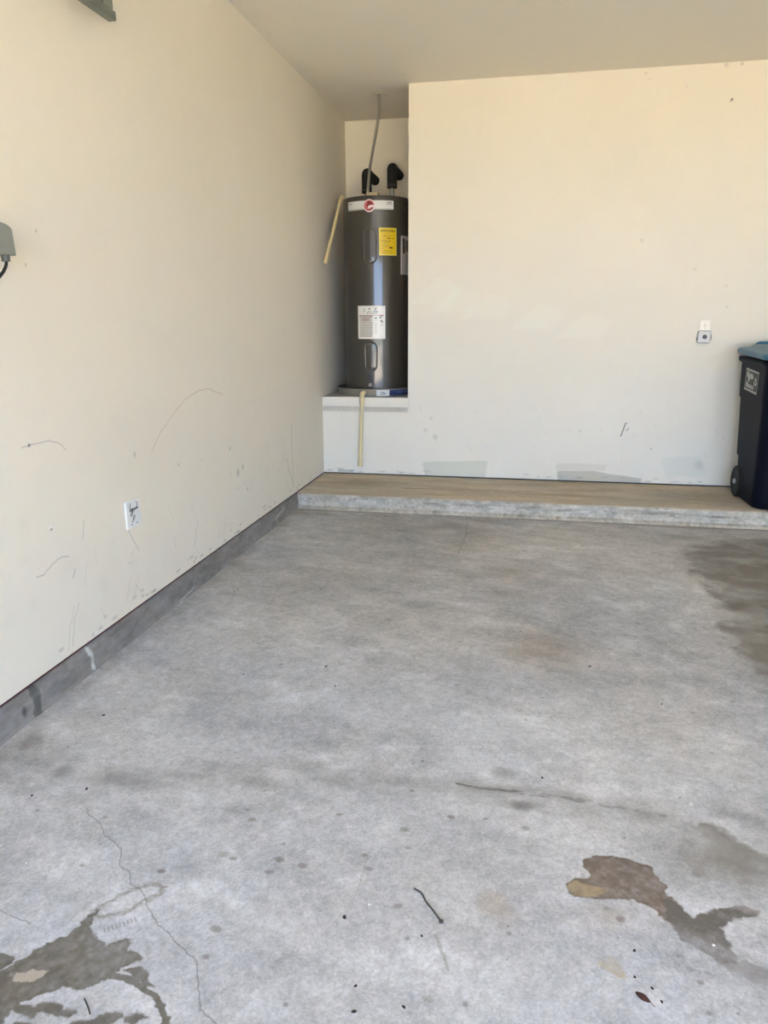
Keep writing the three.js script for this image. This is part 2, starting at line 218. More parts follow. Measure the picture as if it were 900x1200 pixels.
// ---------------------------------------------------------------- painted walls and ceiling
const wallTone = (i, j, s) => { const v = (fbm(i / 60 + s, j / 60, 4) - 0.5) * 2.5 + (fbm(i / 300, j / 300 + s, 2) - 0.5) * 5; return [230 + v, 222 + v, 205 + v * 1.1]; };
const peelTex = (() => { const [c] = canvasOf(512, 512, (i, j) => { const v = 255 * fbm(i / 7, j / 7, 3); return [v, v, v]; }); return c; })();
function peel(w, h) { const t = tex(peelTex, false); t.repeat.set(w / 0.7, h / 0.7); return t; }
const LW = 5.2, LH = 3.1;                                           // left wall picture: z 0..5.2, y 0..3.1
const [lc, lx] = canvasOf(2048, 1221, (i, j) => wallTone(i, j, 5));
lx.scale(2048 / LW, -1221 / LH); lx.translate(0, -LH);
{
  const r = rng(9);
  stroke(lx, [[2.92, 0.795], [2.81, 0.88], [2.68, 0.944], [2.54, 0.999], [2.4, 1.03], [2.25, 1.03], [2.06, 0.983]], '#a89088', 0.34, 0.006, 0.003, 1);
  stroke(lx, [[3.81, 0.965], [3.77, 0.967], [3.67, 0.968], [3.61, 0.952], [3.56, 0.916]], '#9a978f', 0.4, 0.005, 0.002, 2);
  stroke(lx, [[3.82, 0.493], [3.78, 0.487], [3.71, 0.513], [3.67, 0.52], [3.62, 0.507]], '#8a8986', 0.5, 0.004, 0.002, 3);
  stroke(lx, [[3.59, 0.304], [3.63, 0.25], [3.66, 0.148]], '#a3a3a2', 0.4, 0.005, 0.003, 4); stroke(lx, [[3.62, 0.304], [3.67, 0.22], [3.69, 0.14]], '#a3a3a2', 0.3, 0.005, 0.003, 14);
  stroke(lx, [[3.59, 0.446], [3.61, 0.415]], '#85888c', 0.4, 0.006, 0.002, 5); stroke(lx, [[3.5, 0.617], [3.52, 0.547]], '#8f9297', 0.35, 0.006, 0.002, 6);
  stroke(lx, [[2.49, 0.34], [2.55, 0.224]], '#888b8f', 0.35, 0.006, 0.002, 7); stroke(lx, [[0.842, 0.65], [0.859, 0.404], [0.839, 0.183]], '#8b8b88', 0.35, 0.01, 0.006, 8);
  stroke(lx, [[0.98, 0.408], [0.937, 0.312], [0.839, 0.183]], '#8b8a87', 0.35, 0.01, 0.008, 9); stroke(lx, [[3.18, 0.486], [3.15, 0.438], [3.11, 0.373]], '#989795', 0.45, 0.005, 0.002, 10);
  soft(lx, 3.77, 0.967, 0.01, 0.008, '80,80,78', 0.8); soft(lx, 3.71, 0.649, 0.012, 0.008, '240,240,234', 0.8); soft(lx, 3.705, 0.64, 0.009, 0.006, '120,112,100', 0.9);
  for (const [z, y, a] of [[1.9, 0.495, 0.03], [1.82, 0.513, 0.022], [3.07, 0.811, 0.014], [2, 0.66, 0.016], [2.66, 0.686, 0.012], [1.76, 0.361, 0.016], [3.59, 1.7, 0.008], [3.67, 1.58, 0.008]]) soft(lx, z, y, a, a * 1.1, '120,119,117', 0.36);
  for (let k = 0; k < 60; k++) { const z = 0.3 + r() * 3.4, y = 0.13 + r() * r() * 0.55; stroke(lx, [[z, y], [z + (r() - 0.5) * 0.12, y + (r() - 0.3) * 0.16]], '#8f9092', 0.08 + r() * 0.12, 0.003 + r() * 0.005, 0.004, k + 30); }
  for (let k = 0; k < 40; k++) { const z = 0.2 + r() * 3.6; soft(lx, z, 0.13 + r() * 0.05, 0.01 + r() * 0.03, 0.01, '120,116,108', 0.3); }
  for (let k = 0; k < 22; k++) soft(lx, 1 + r() * 3, 0.2 + r() * 0.5, 0.03 + r() * 0.06, 0.02 + r() * 0.04, '150,150,148', 0.05);
}
const leftMat = std({ map: tex(lc), roughness: 0.7, bumpMap: peel(LW, LH), bumpScale: 0.00025 });
const BW = 4, BH = 3.1;                                             // back wall picture: x 0..4, y 0..3.1
const [bc, bx] = canvasOf(2048, 1587, (i, j) => wallTone(i, j, 25));
bx.scale(2048 / BW, -1587 / BH); bx.translate(0, -BH);
{
  const r = rng(19);
  blob(bx, [[0.856, 0.237], [1.4, 0.26], [1.38, 0.11], [0.879, 0.118]], '#c2bba9', 0.34, 0.008, 6, 1);
  blob(bx, [[1.96, 0.194], [2.24, 0.204], [2.36, 0.187], [2.62, 0.154], [2.62, 0.113], [1.97, 0.11]], '#aca28e', 0.5, 0.008, 6, 2);
  blob(bx, [[1.95, 0.26], [2.34, 0.26], [2.34, 0.21], [1.95, 0.2]], '#c8c0ad', 0.3, 0.01, 5, 3);
  blob(bx, [[0.123, 0.15], [0.258, 0.145], [0.258, 0.125], [0.123, 0.125]], '#a09e98', 0.4, 0.005, 5, 4);
  blob(bx, [[2.75, 0.33], [3.05, 0.35], [3.1, 0.2], [2.8, 0.17]], '#c9c7be', 0.25, 0.02, 5, 5);
  stroke(bx, [[2.465, 0.595], [2.45, 0.54], [2.435, 0.49]], '#4c4642', 0.85, 0.007, 0.002, 6); stroke(bx, [[2.492, 0.555], [2.475, 0.535]], '#6b6560', 0.8, 0.005, 0.002, 7); stroke(bx, [[2.48, 0.59], [2.468, 0.6]], '#6b6560', 0.6, 0.004, 0.001, 8);
  for (const [x, y, a, k] of [[2.42, 3.06, 0.012, 0.4], [2.45, 3.02, 0.01, 0.3], [2.95, 3.08, 0.02, 0.4], [3.05, 3.08, 0.016, 0.5], [2.67, 0.396, 0.012, 0.6], [2.12, 0.525, 0.014, 0.35], [2.87, 1.74, 0.016, 0.25], [2.48, 1.95, 0.016, 0.3], [0.924, 0.603, 0.02, 0.3], [0.961, 0.448, 0.03, 0.3], [0.88, 0.5, 0.025, 0.25], [3.04, 0.279, 0.05, 0.25], [3.12, 1.47, 0.012, 0.3], [3.1, 1.62, 0.015, 0.2], [2.7, 2.96, 0.01, 0.3]]) soft(bx, x, y, a, a, '110,105,97', k * 0.6);
  for (const [x, y] of [[1.1, 1.55], [1.35, 1.5], [1.75, 1.42], [0.95, 1.62], [2.1, 1.35]]) blob(bx, [[x - 0.2, y - 0.1], [x + 0.02, y + 0.09], [x + 0.2, y + 0.02], [x + 0.14, y - 0.12]], '#efeae0', 0.16, 0.03, 4, 60);
  for (let k = 0; k < 30; k++) { const x = 0.05 + r() * 3.2; soft(bx, x, 0.13 + r() * 0.03, 0.01 + r() * 0.05, 0.01, '130,126,116', 0.25); }
  for (let k = 0; k < 18; k++) { const x = 0.8 + r() * 2.4, y = 0.2 + r() * 0.6; stroke(bx, [[x, y], [x + (r() - 0.5) * 0.06, y + (r() - 0.5) * 0.12]], '#9b9d9e', 0.25, 0.004, 0.003, k + 30); }
}
const backMat = std({ map: tex(bc), roughness: 0.7, bumpMap: peel(BW, BH), bumpScale: 0.00025 });
const plainMat = std({ color: new THREE.Color('#e6decd'), roughness: 0.72 });
const ceilMat = std({ color: new THREE.Color('#ebe3d2'), roughness: 0.85, bumpMap: peel(4, 4), bumpScale: 0.0005 });
const GAP = CURB + 0.011;                                           // the board stops short of the concrete
struct('wall_left', mapUV(box(-T, 0, GAP, H, -ND - T, D), (x, y, z) => [z / LW, y / LH]), leftMat);
{
  const s = new THREE.Shape([[0, GAP], [W, GAP], [W, H], [NX, H], [NX, SILL - 0.004], [0, SILL - 0.004]].map((p) => new THREE.Vector2(...p)));
  const g = new THREE.ExtrudeGeometry(s, { depth: T, bevelEnabled: false }); g.translate(0, 0, -T);
  struct('wall_back', mapUV(g, (x, y) => [x / BW, y / BH]), backMat);
}
struct('wall_niche_back', mapUV(box(-T, NX + T, 0, H, -ND - T, -ND), (x, y) => [x / BW, y / BH]), plainMat);
struct('wall_niche_right', box(NX, NX + T, 0, H, -ND, -T), plainMat);
struct('floor_niche', box(0, NX, SILL - 0.12, SILL, -ND, 0), std({ color: new THREE.Color('#b5aea2'), roughness: 0.8 }));
struct('wall_right', box(W, W + T, 0, H, -T, D), plainMat);
struct('wall_front', mergeGeometries([box(-T, DOOR0, 0, H, D, D + T), box(DOOR1, W + T, 0, H, D, D + T), box(DOOR0, DOOR1, DOORH, H, D, D + T)]), plainMat);
struct('ceiling', mapUV(box(-T, W + T, H, H + 0.2, -ND - T, D + T), (x, y, z) => [x / 4, z / 4]), ceilMat);
// board under the niche: one wider board behind a narrow stop
struct('trim_1', rbox(0.004, NX + 0.012, 0.69, SILL - 0.003, 0, 0.006, 0.002), plainMat);
struct('trim_2', rbox(0.004, NX + 0.008, 0.722, SILL, 0.006, 0.0085, 0.001), plainMat);

// ---------------------------------------------------------------- concrete kerb on the left and raised platform at the back
const [kc, kx] = canvasOf(2048, 64, (i, j) => { const x = i / 2048 * 6, y = j / 64 * 0.13, v = 129 + (fbm(x * 6, y * 14, 4) - 0.5) * 40 + (fbm(x * 30 + 7, y * 60, 3) - 0.5) * 26; return [v + 4, v, v - 5]; });
kx.scale(2048 / 6, -64 / 0.13); kx.translate(0, -0.13);
{
  const r = rng(5);
  stroke(kx, [[3.585, 0.1], [3.565, 0.07], [3.57, 0.01]], '#d8d8d4', 0.4, 0.018, 0.007, 1, 4);
  stroke(kx, [[3.93, 0.108], [3.915, 0.06], [3.93, 0.0]], '#4c4b48', 0.28, 0.024, 0.01, 2, 4); soft(kx, 3.99, 0.045, 0.018, 0.025, '60,58,55', 0.8);
  stroke(kx, [[2.62, 0.02], [2.8, 0.004]], '#cfcdc8', 0.6, 0.008, 0.003, 3); stroke(kx, [[1.1, 0.08], [1.3, 0.05]], '#c7c3ba', 0.5, 0.02, 0.004, 3);
  for (let k = 0; k < 60; k++) soft(kx, 0.8 + r() * 5, r() * 0.11, 0.02 + r() * 0.1, 0.01 + r() * 0.02, r() < 0.4 ? '160,156,149' : '92,89,84', 0.3);
}
const kerbMat = std({ map: tex(kc), roughness: 0.85, bumpMap: grit, bumpScale: 0.001 });
const kerbUV = (x, y, z) => [z / 6, y / 0.13];
{
  const s = new THREE.Shape(); s.moveTo(-T, 0); s.lineTo(0.024, 0); s.lineTo(0.016, 0.012); s.lineTo(0.007, CURB - 0.006); s.lineTo(0.0, CURB); s.lineTo(-T, CURB); s.closePath();
  const g = new THREE.ExtrudeGeometry(s, { depth: D, bevelEnabled: false, steps: 80 });
  const p = g.attributes.position; for (let i = 0; i < p.count; i++) if (p.getX(i) > -0.01) p.setX(i, p.getX(i) + (fbm(p.getZ(i) * 5, p.getY(i) * 20, 3) - 0.5) * 0.008);
  g.computeVertexNormals();
  struct('curb', mapUV(g, kerbUV), kerbMat);
}
struct('wall_plate_left', box(-T, -0.005, CURB, GAP, -ND - T, D), std({ color: new THREE.Color('#522429'), roughness: 0.9 }));
struct('wall_plate_back', box(-T, W, CURB, GAP, -T, -0.012), std({ color: new THREE.Color('#2a2625'), roughness: 0.9 }));
const [pc, px2] = canvasOf(2048, 512, (i, j) => {
  const x = i / 2048 * 4, z = j / 512, v = 176 + (fbm(x * 3 + 9, z * 14, 4) - 0.5) * 40 + (fbm(x * 30, z * 40, 3) - 0.5) * 22, t = 10 + (fbm(x * 1.5, z * 3 + 40, 3) - 0.5) * 16;
  if (z > 0.772) { const q = 176 + (fbm(x * 16, z * 14, 4) - 0.5) * 60 + (fbm(x * 70, z * 40, 3) - 0.5) * 40; return [q + 5, q - 2, q - 17]; }
  return [v + 6 + t * 0.8, v, v - 13 - t];
});
px2.scale(2048 / 4, 512);
{
  const r = rng(8);
  stroke(px2, [[0.75, 0.47], [1.0, 0.45], [1.42, 0.477]], '#7a6a54', 0.2, 0.02, 0.014, 1, 3);
  for (let k = 0; k < 34; k++) soft(px2, r() * 4, r() * 0.72, 0.1 + r() * 0.3, 0.03 + r() * 0.07, r() < 0.5 ? '140,118,88' : '192,178,156', 0.2);
  soft(px2, 2.9, 0.4, 0.5, 0.3, '134,126,104', 0.4); soft(px2, 0.45, 0.35, 0.4, 0.25, '134,118,94', 0.25);
  for (let k = 0; k < 90; k++) soft(px2, r() * 4, 0.78 + r() * 0.2, 0.006 + r() * 0.03, 0.008 + r() * 0.02, r() < 0.5 ? '104,98,88' : '226,221,208', 0.4);
  for (let k = 0; k < 26; k++) { const x = 0.9 + r() * 2.2; soft(px2, x, 0.82 + r() * 0.05, 0.04 + r() * 0.1, 0.02, '98,92,82', 0.3); }
}
const platMat = std({ map: tex(pc), roughness: 0.8, bumpMap: grit, bumpScale: 0.0012 });
{
  const prof = [[0.045, 0.0], [0.03, 0.012], [0.006, 0.022], [0.0, 0.05], [-0.006, CURB - 0.018], [-0.014, CURB - 0.007], [-0.028, CURB - 0.001], [-0.05, CURB], [-0.35, CURB], [-ZC - ND, CURB], [-ZC - ND, 0]];
  const s = new THREE.Shape(prof.map(([a, b]) => new THREE.Vector2(a, b))), g = new THREE.ExtrudeGeometry(s, { depth: W, bevelEnabled: false, steps: 160 });
  const p = g.attributes.position, uv = new Float32Array(p.count * 2);
  for (let i = 0; i < p.count; i++) {
    const x = p.getZ(i), a = p.getX(i), y = p.getY(i), near = a > -0.06;
    const z = ZC + a + (near ? (fbm(x * 7, y * 25 + 3, 4) - 0.5) * 0.018 : 0);
    p.setXYZ(i, x, y > 0.004 && near ? y + (fbm(x * 9 + 31, a * 30, 3) - 0.5) * 0.004 : y, z);
    uv.set([x / 4, near && y < CURB - 0.003 ? 0.225 - (CURB - y) * 1.9 : 1 - Math.min(z, 0.765)], i * 2);
  }
  g.index && g.setIndex(null);
  for (let i = 0; i < p.count; i += 3) { const q = p.array, k = i * 3; for (let c = 0; c < 3; c++) { const t = q[k + c]; q[k + c] = q[k + 3 + c]; q[k + 3 + c] = t; } const u0 = uv[i * 2], u1 = uv[i * 2 + 1]; uv[i * 2] = uv[i * 2 + 2]; uv[i * 2 + 1] = uv[i * 2 + 3]; uv[i * 2 + 2] = u0; uv[i * 2 + 3] = u1; }
  g.setAttribute('uv', new THREE.BufferAttribute(uv, 2)); g.computeVertexNormals();
  struct('platform', g, platMat);
}

// ---------------------------------------------------------------- outside: drive, street and verges that the open door looks on to
struct('driveway', box(-0.4, 6.2, -0.15, -0.012, D + 0.02, 17), std({ color: new THREE.Color('#d2c2a6'), roughness: 0.9 }));
struct('street', box(-40, 46, -0.15, -0.03, 17, 26), std({ color: new THREE.Color('#b8ab97'), roughness: 0.9 }));
struct('lawn', mergeGeometries([box(-40, -0.4, -0.15, -0.02, D + T, 17), box(6.2, 46, -0.15, -0.02, D + T, 17), box(-40, 46, -0.15, -0.02, 26, 70)]), std({ color: new THREE.Color('#6a6a45'), roughness: 1 }));

// ---------------------------------------------------------------- water heater
const TX = 0.405, TZ = -0.36, TR = 0.277, T0 = SILL + 0.012, TH = 2.345 - T0;
const enamel = phys({ color: new THREE.Color('#3a362f'), roughness: 0.34, clearcoat: 0.6, clearcoatRoughness: 0.05 });
const brass = std({ color: new THREE.Color('#a8853f'), metalness: 0.9, roughness: 0.4 });
const steel = std({ color: new THREE.Color('#a7a49c'), metalness: 0.85, roughness: 0.42 });
const blackFoam = std({ color: new THREE.Color('#1e1d1c'), roughness: 0.92 });
const creamPipe = std({ color: new THREE.Color('#d9c79a'), roughness: 0.5 });
function skin(a0, a1, y0, y1, r = TR + 0.002) {                      // a patch that lies on the tank, angles in degrees from the front
  const R = Math.PI / 180, n = 18, pos = [], uv = [], idx = [];
  for (const k of [0, 1]) for (let i = 0; i <= n; i++) for (const j of [0, 1]) { const a = (a0 + (a1 - a0) * i / n) * R, q = k ? TR - 0.004 : r; pos.push(q * Math.sin(a), j ? y1 : y0, q * Math.cos(a)); uv.push(i / n, j); }
  for (let i = 0; i < n; i++) { const a = i * 2, b = a + (n + 1) * 2; idx.push(a, a + 2, a + 3, a, a + 3, a + 1, b, b + 3, b + 2, b, b + 1, b + 3, a, b + 2, a + 2, a, b, b + 2, a + 1, a + 3, b + 3, a + 1, b + 3, b + 1); }
  for (const a of [0, n * 2]) { const b = a + (n + 1) * 2; idx.push(a, a + 1, b + 1, a, b + 1, b); }
  const g = new THREE.BufferGeometry(); g.setAttribute('position', new THREE.Float32BufferAttribute(pos, 3)); g.setAttribute('uv', new THREE.Float32BufferAttribute(uv, 2)); g.setIndex(idx); g.computeVertexNormals(); return g;
}
function print(w, h, draw) { const c = document.createElement('canvas'); c.width = w; c.height = h; const x = c.getContext('2d'); draw(x, w, h); return tex(c, true, THREE.ClampToEdgeWrapping); }
const paper = (map) => phys({ map, roughness: 0.45, clearcoat: 0.3, clearcoatRoughness: 0.2 });
const heater = thing('water_heater', 'tall grey cylindrical electric water heater standing in the wall niche', 'water heater', [TX, T0, TZ]);
{
  const P = [[0, 0.02], [TR - 0.03, 0.02], [TR - 0.01, 0.03], [TR, 0.045], [TR, TH - 0.05]];
  mesh('tank', new THREE.LatheGeometry(P.map(([a, b]) => new THREE.Vector2(a, b)), 96), enamel, heater);
  mesh('top_cap', new THREE.LatheGeometry([[TR, TH - 0.055], [TR + 0.003, TH - 0.052], [TR + 0.003, TH - 0.012], [TR - 0.004, TH - 0.002], [TR - 0.02, TH], [0, TH + 0.012]].map(([a, b]) => new THREE.Vector2(a, b)), 96), enamel, heater);
  mesh('base_ring', new THREE.LatheGeometry([[TR - 0.05, 0], [TR - 0.012, 0], [TR - 0.012, 0.03], [TR - 0.05, 0.03]].map(([a, b]) => new THREE.Vector2(a, b)), 64), std({ color: new THREE.Color('#26241f'), roughness: 0.8 }), heater);
  const Y = (y) => y - T0;
  for (const [y0, y1] of [[1.83, 2.1], [0.975, 1.215]]) {            // oblong covers over the two heating elements, following the curve of the tank
    const w = 0.052, hh = (y1 - y0) / 2 - w, n = 40, out = [];
    for (let i = 0; i < n; i++) { const a = i / n * Math.PI * 2; out.push([w * Math.cos(a), Math.sin(a) * w + Math.sign(Math.sin(a)) * hh]); }
    const pos = [], idx = [], rings = [[1.1, 0.0], [1.05, 0.004], [0.97, 0.005], [0.9, 0.002], [0.8, 0.002], [0.7, 0.0045], [0.01, 0.005]];
    for (const [k, lift] of rings) for (const [ex, ey] of out) { const x = ex * k, y = ey > 0 ? hh + (ey - hh) * k : -hh + (ey + hh) * k, a = x / TR; pos.push((TR + lift) * Math.sin(a), Y((y0 + y1) / 2) + y, (TR + lift) * Math.cos(a)); }
    for (let q = 0; q < rings.length - 1; q++) for (let i = 0; i < n; i++) { const a = q * n + i, b = q * n + (i + 1) % n; idx.push(a, b, b + n, a, b + n, a + n); }
    const g = new THREE.BufferGeometry(); g.setAttribute('position', new THREE.Float32BufferAttribute(pos, 3)); g.setIndex(idx); g.computeVertexNormals();
    const c = mesh('access_cover', g, enamel, heater);
    mesh('screw', new THREE.SphereGeometry(0.006, 10, 8).translate(0.004, Y(y0) + 0.018, TR + 0.006), steel, c);
  }
  // white maker's band with its round red emblem
  const band = mesh('name_band', skin(-43, 40, Y(2.238), Y(2.305), TR + 0.005), paper(print(512, 64, (x, w, h) => {
    x.fillStyle = '#d9d8d2'; x.fillRect(0, 0, w, h); x.fillStyle = '#b4b3ac'; x.fillRect(0, h - 9, w, 9);
    x.fillStyle = '#6b6b68'; x.fillRect(8, 12, 58, 5); x.fillRect(442, 12, 52, 6); x.fillRect(430, 24, 70, 3); x.fillStyle = '#8b8b87'; x.fillRect(8, 22, 44, 3);
  })), heater);
  band.userData.label = 'white name band around the top of the tank';
  const em = skin(-9.2, 7.6, Y(2.22), Y(2.312), TR + 0.0075);
  const emblem = mesh('emblem', em, phys({ map: print(128, 128, (x) => {
    x.fillStyle = '#d9d8d2'; x.fillRect(0, 0, 128, 128);
  }), roughness: 0.5 }), band);
  emblem.geometry = (() => {                                           // round, domed
    const n = 40, pos = [0, 0, 0], uv = [0.5, 0.5], idx = [], cy = Y(2.266), R = 0.047;
    pos.splice(0, 3, 0, cy, TR + 0.012);
    for (let i = 0; i <= n; i++) { const a = i / n * Math.PI * 2, sx = R * Math.cos(a), t = (sx - 0.002) / TR; pos.push((TR + 0.009) * Math.sin(t), cy + R * Math.sin(a), (TR + 0.009) * Math.cos(t)); uv.push(0.5 + 0.5 * Math.cos(a), 0.5 + 0.5 * Math.sin(a)); }
    for (let i = 0; i <= n; i++) { const a = i / n * Math.PI * 2, sx = R * Math.cos(a), t = (sx - 0.002) / TR; pos.push(TR * Math.sin(t), cy + R * Math.sin(a), TR * Math.cos(t)); uv.push(0.5 + 0.5 * Math.cos(a), 0.5 + 0.5 * Math.sin(a)); }
    for (let i = 1; i <= n; i++) { idx.push(0, i, i + 1); const b = i + n + 1; idx.push(i, b, b + 1, i, b + 1, i + 1); }
    const g = new THREE.BufferGeometry(); g.setAttribute('position', new THREE.Float32BufferAttribute(pos, 3)); g.setAttribute('uv', new THREE.Float32BufferAttribute(uv, 2)); g.setIndex(idx); g.computeVertexNormals(); return g;
  })();
  emblem.material = paper(print(256, 256, (x) => {
    x.fillStyle = '#e9cfcf'; x.fillRect(0, 0, 256, 256); x.fillStyle = '#8d1220'; x.beginPath(); x.arc(128, 128, 104, 0, 7); x.fill();
    x.fillStyle = '#eed6d5'; x.beginPath(); x.moveTo(110, 128); x.lineTo(178, 116); x.lineTo(240, 116); x.lineTo(240, 166); x.lineTo(168, 158); x.lineTo(140, 186); x.lineTo(116, 196); x.lineTo(96, 160); x.closePath(); x.fill();
    x.strokeStyle = '#d98a8e'; x.lineWidth = 20; x.beginPath(); x.arc(128, 128, 74, 1.9, 4.2); x.stroke();
    x.fillStyle = '#6d0a16'; x.beginPath(); x.ellipse(134, 82, 46, 30, 0.2, 0, 7); x.fill(); x.beginPath(); x.ellipse(168, 196, 34, 14, 0, 0, 7); x.fill();
  }));
  emblem.userData.label = 'round red and white emblem';
  const yellow = mesh('energy_label', skin(15, 46, Y(1.893), Y(2.102)), paper(print(256, 400, (x, w, h) => {
    x.fillStyle = '#e3d25a'; x.fillRect(0, 0, w, h); x.fillStyle = '#dcb800'; x.fillRect(12, 12, w - 24, h - 24);
    x.fillStyle = '#1b1708'; x.font = 'bold 36px sans-serif'; x.textAlign = 'center'; x.fillText('ENERGYGUIDE', w / 2, 56, 216);
    x.fillStyle = '#4a3f0a'; for (const [y, a, b] of [[76, 110, 30], [112, 60, 110], [124, 60, 90], [188, 20, 150], [194, 20, 150], [216, 60, 90], [250, 60, 90], [262, 70, 60], [330, 60, 110], [344, 60, 120], [366, 40, 150]]) x.fillRect(a, y, b, 3);
    x.fillStyle = '#1b1708'; x.fillRect(118, 148, 48, 12); x.fillRect(184, 150, 26, 8); x.font = 'bold 34px sans-serif'; x.fillText('$$', 168, 298); x.fillRect(146, 280, 50, 18);
    x.fillStyle = '#d97a2a'; x.fillRect(96, 278, 44, 7);
  })), heater);
  yellow.userData.label = 'yellow energy label with black print';
  const warn = mesh('warning_label', skin(-23.5, 25, Y(1.238), Y(1.502)), paper(print(384, 448, (x, w, h) => {
    x.fillStyle = '#e9e3d6'; x.fillRect(0, 0, w, h); const r = rng(4);
    x.fillStyle = '#4d4a44'; for (const [a, b, c, d] of [[92, 36, 12, 22], [160, 30, 20, 18], [230, 20, 60, 5], [246, 36, 18, 22], [80, 74, 34, 6], [150, 70, 12, 18], [180, 66, 10, 18], [222, 74, 66, 10], [86, 100, 14, 6], [140, 92, 10, 20], [160, 98, 120, 6]]) x.fillRect(a, b, c, d);
    x.fillStyle = '#a5574a'; x.fillRect(24, 124, 330, 6); x.fillRect(310, 124, 50, 16);
    x.fillStyle = '#8b857b'; x.fillRect(24, 132, 190, 12); x.fillStyle = '#d8b2a6'; x.fillRect(60, 158, 110, 50);
    x.fillStyle = '#6d675e'; for (let y = 150; y < h - 24; y += 11) x.fillRect(32, y, 160 + r() * 26, 3.4);
    x.fillStyle = '#a9a49a'; for (let y = 150; y < h - 24; y += 22) x.fillRect(32, y + 4, 186, 5);
    x.fillStyle = '#20201e'; x.beginPath(); x.arc(262, 166, 9, 0, 7); x.fill(); x.fillRect(240, 162, 20, 8); x.beginPath(); x.ellipse(320, 160, 9, 16, -0.4, 0, 7); x.fill(); x.beginPath(); x.ellipse(334, 208, 22, 8, 0.5, 0, 7); x.fill();
    x.fillStyle = '#8b857b'; x.fillRect(258, 196, 20, 5); x.fillRect(320, 240, 40, 4); x.fillRect(318, 262, 44, 4); x.fillRect(258, 230, 5, 150);
  })), heater);
  warn.userData.label = 'white warning label with red and black print';
  const side = mesh('rating_label', skin(56, 96, Y(1.75), Y(2.05)), paper(print(200, 400, (x, w, h) => {
    x.fillStyle = '#b9b3ae'; x.fillRect(0, 0, w, h); x.fillStyle = '#17150f'; x.fillRect(24, 26, 26, 154); x.fillStyle = '#6b655e'; for (let y = 200; y < 380; y += 14) x.fillRect(60, y, 110, 3); x.fillRect(60, 40, 110, 120);
  })), heater);
  side.userData.label = 'tall white rating plate near the niche edge';
  // fittings on top: wiring cover, threaded nipples, relief valve; drain tap at the foot
  mesh('wiring_cover', rbox(-0.045, 0.03, TH, TH + 0.05, 0.03, 0.1, 0.006), std({ color: new THREE.Color('#b9a888'), roughness: 0.6 }), heater);
  for (const x of [-0.135, 0.085]) mesh('nipple', cyl(0.017, 0.017, x < 0 ? 0.09 : 0.122).translate(x, TH + (x < 0 ? 0.047 : 0.063), -0.24), x < 0 ? brass : steel, heater);
  const valve = mesh('relief_valve', mergeGeometries([rod([-0.2, TH - 0.045, -0.16], [-0.262, TH - 0.045, -0.225], 0.016), cyl(0.021, 0.021, 0.05).translate(-0.262, TH - 0.045, -0.225)]), brass, heater);
  mesh('lever', rbox(-0.285, -0.235, TH - 0.016, TH - 0.011, -0.235, -0.215, 0.002), steel, valve);
  const tap = mesh('drain_tap', mergeGeometries([rod([0, 0.085, TR - 0.01], [0, 0.085, TR + 0.028], 0.012), rod([0, 0.085, TR + 0.012], [0, 0.06, TR + 0.024], 0.009)]), std({ color: new THREE.Color('#2a2826'), roughness: 0.5 }), heater);
  mesh('knob', cyl(0.016, 0.016, 0.01).rotateX(Math.PI / 2).translate(0, 0.085, TR + 0.033), std({ color: new THREE.Color('#8f8a80'), roughness: 0.5 }), tap);
}

// drain pan under the tank
{
  const PX = 0.385, PZ = -0.36, R = 0.33, pan = thing('drain_pan', 'shallow round grey metal drain pan under the water heater', 'drain pan', [PX, SILL, PZ]);
  const panMat = std({ color: new THREE.Color('#8e8778'), metalness: 0.35, roughness: 0.5 });
  mesh('dish', new THREE.LatheGeometry([[0, 0.001], [R - 0.012, 0.001], [R - 0.004, 0.004], [R, 0.056], [R + 0.005, 0.061], [R + 0.003, 0.065], [R - 0.004, 0.062], [R - 0.009, 0.01], [R - 0.02, 0.006], [0, 0.005]].map(([a, b]) => new THREE.Vector2(a, b)), 80), panMat, pan);
  const strip = (name, a0, a1, m, y0 = 0.006, y1 = 0.056) => {
    const n = 14, pos = [], uv = [], idx = [], rr = (y) => R - 0.004 + 0.004 * (y / 0.056) + 0.0016;
    for (let i = 0; i <= n; i++) for (const y of [y0, y1]) { const a = (a0 + (a1 - a0) * i / n) * Math.PI / 180; pos.push(rr(y) * Math.sin(a), y, rr(y) * Math.cos(a)); uv.push(i / n, y > y0 ? 1 : 0); }
    for (let i = 0; i < n; i++) { const a = i * 2; idx.push(a, a + 2, a + 3, a, a + 3, a + 1); }
    const g = new THREE.BufferGeometry(); g.setAttribute('position', new THREE.Float32BufferAttribute(pos, 3)); g.setAttribute('uv', new THREE.Float32BufferAttribute(uv, 2)); g.setIndex(idx); g.computeVertexNormals(); return mesh(name, g, m, pan);
  };
  strip('sticker', 13, 32, paper(print(160, 80, (x) => { x.fillStyle = '#d3d5d2'; x.fillRect(0, 0, 160, 80); x.strokeStyle = '#2d2d30'; x.lineWidth = 7; x.beginPath(); x.moveTo(50, 22); x.lineTo(66, 44); x.lineTo(84, 30); x.lineTo(100, 52); x.lineTo(116, 40); x.stroke(); x.fillStyle = '#77797a'; x.fillRect(40, 60, 60, 5); }))).userData.label = 'white printed sticker';
  strip('tape', 32.5, 80, std({ map: print(256, 64, (x) => { x.fillStyle = '#27355f'; x.fillRect(0, 0, 256, 64); x.fillStyle = '#3f507e'; x.fillRect(0, 4, 256, 12); x.fillStyle = '#8d97ad'; x.fillRect(70, 26, 60, 5); x.fillRect(150, 30, 70, 4); x.fillStyle = '#121a35'; x.fillRect(40, 52, 12, 10); x.fillRect(120, 50, 14, 12); }), roughness: 0.45 }), 0.008, 0.055).userData.label = 'strip of blue tape';
  mesh('outlet_fitting', rod([-0.035, 0.03, R - 0.01], [-0.035, 0.03, R + 0.02], 0.021), creamPipe, pan);
}
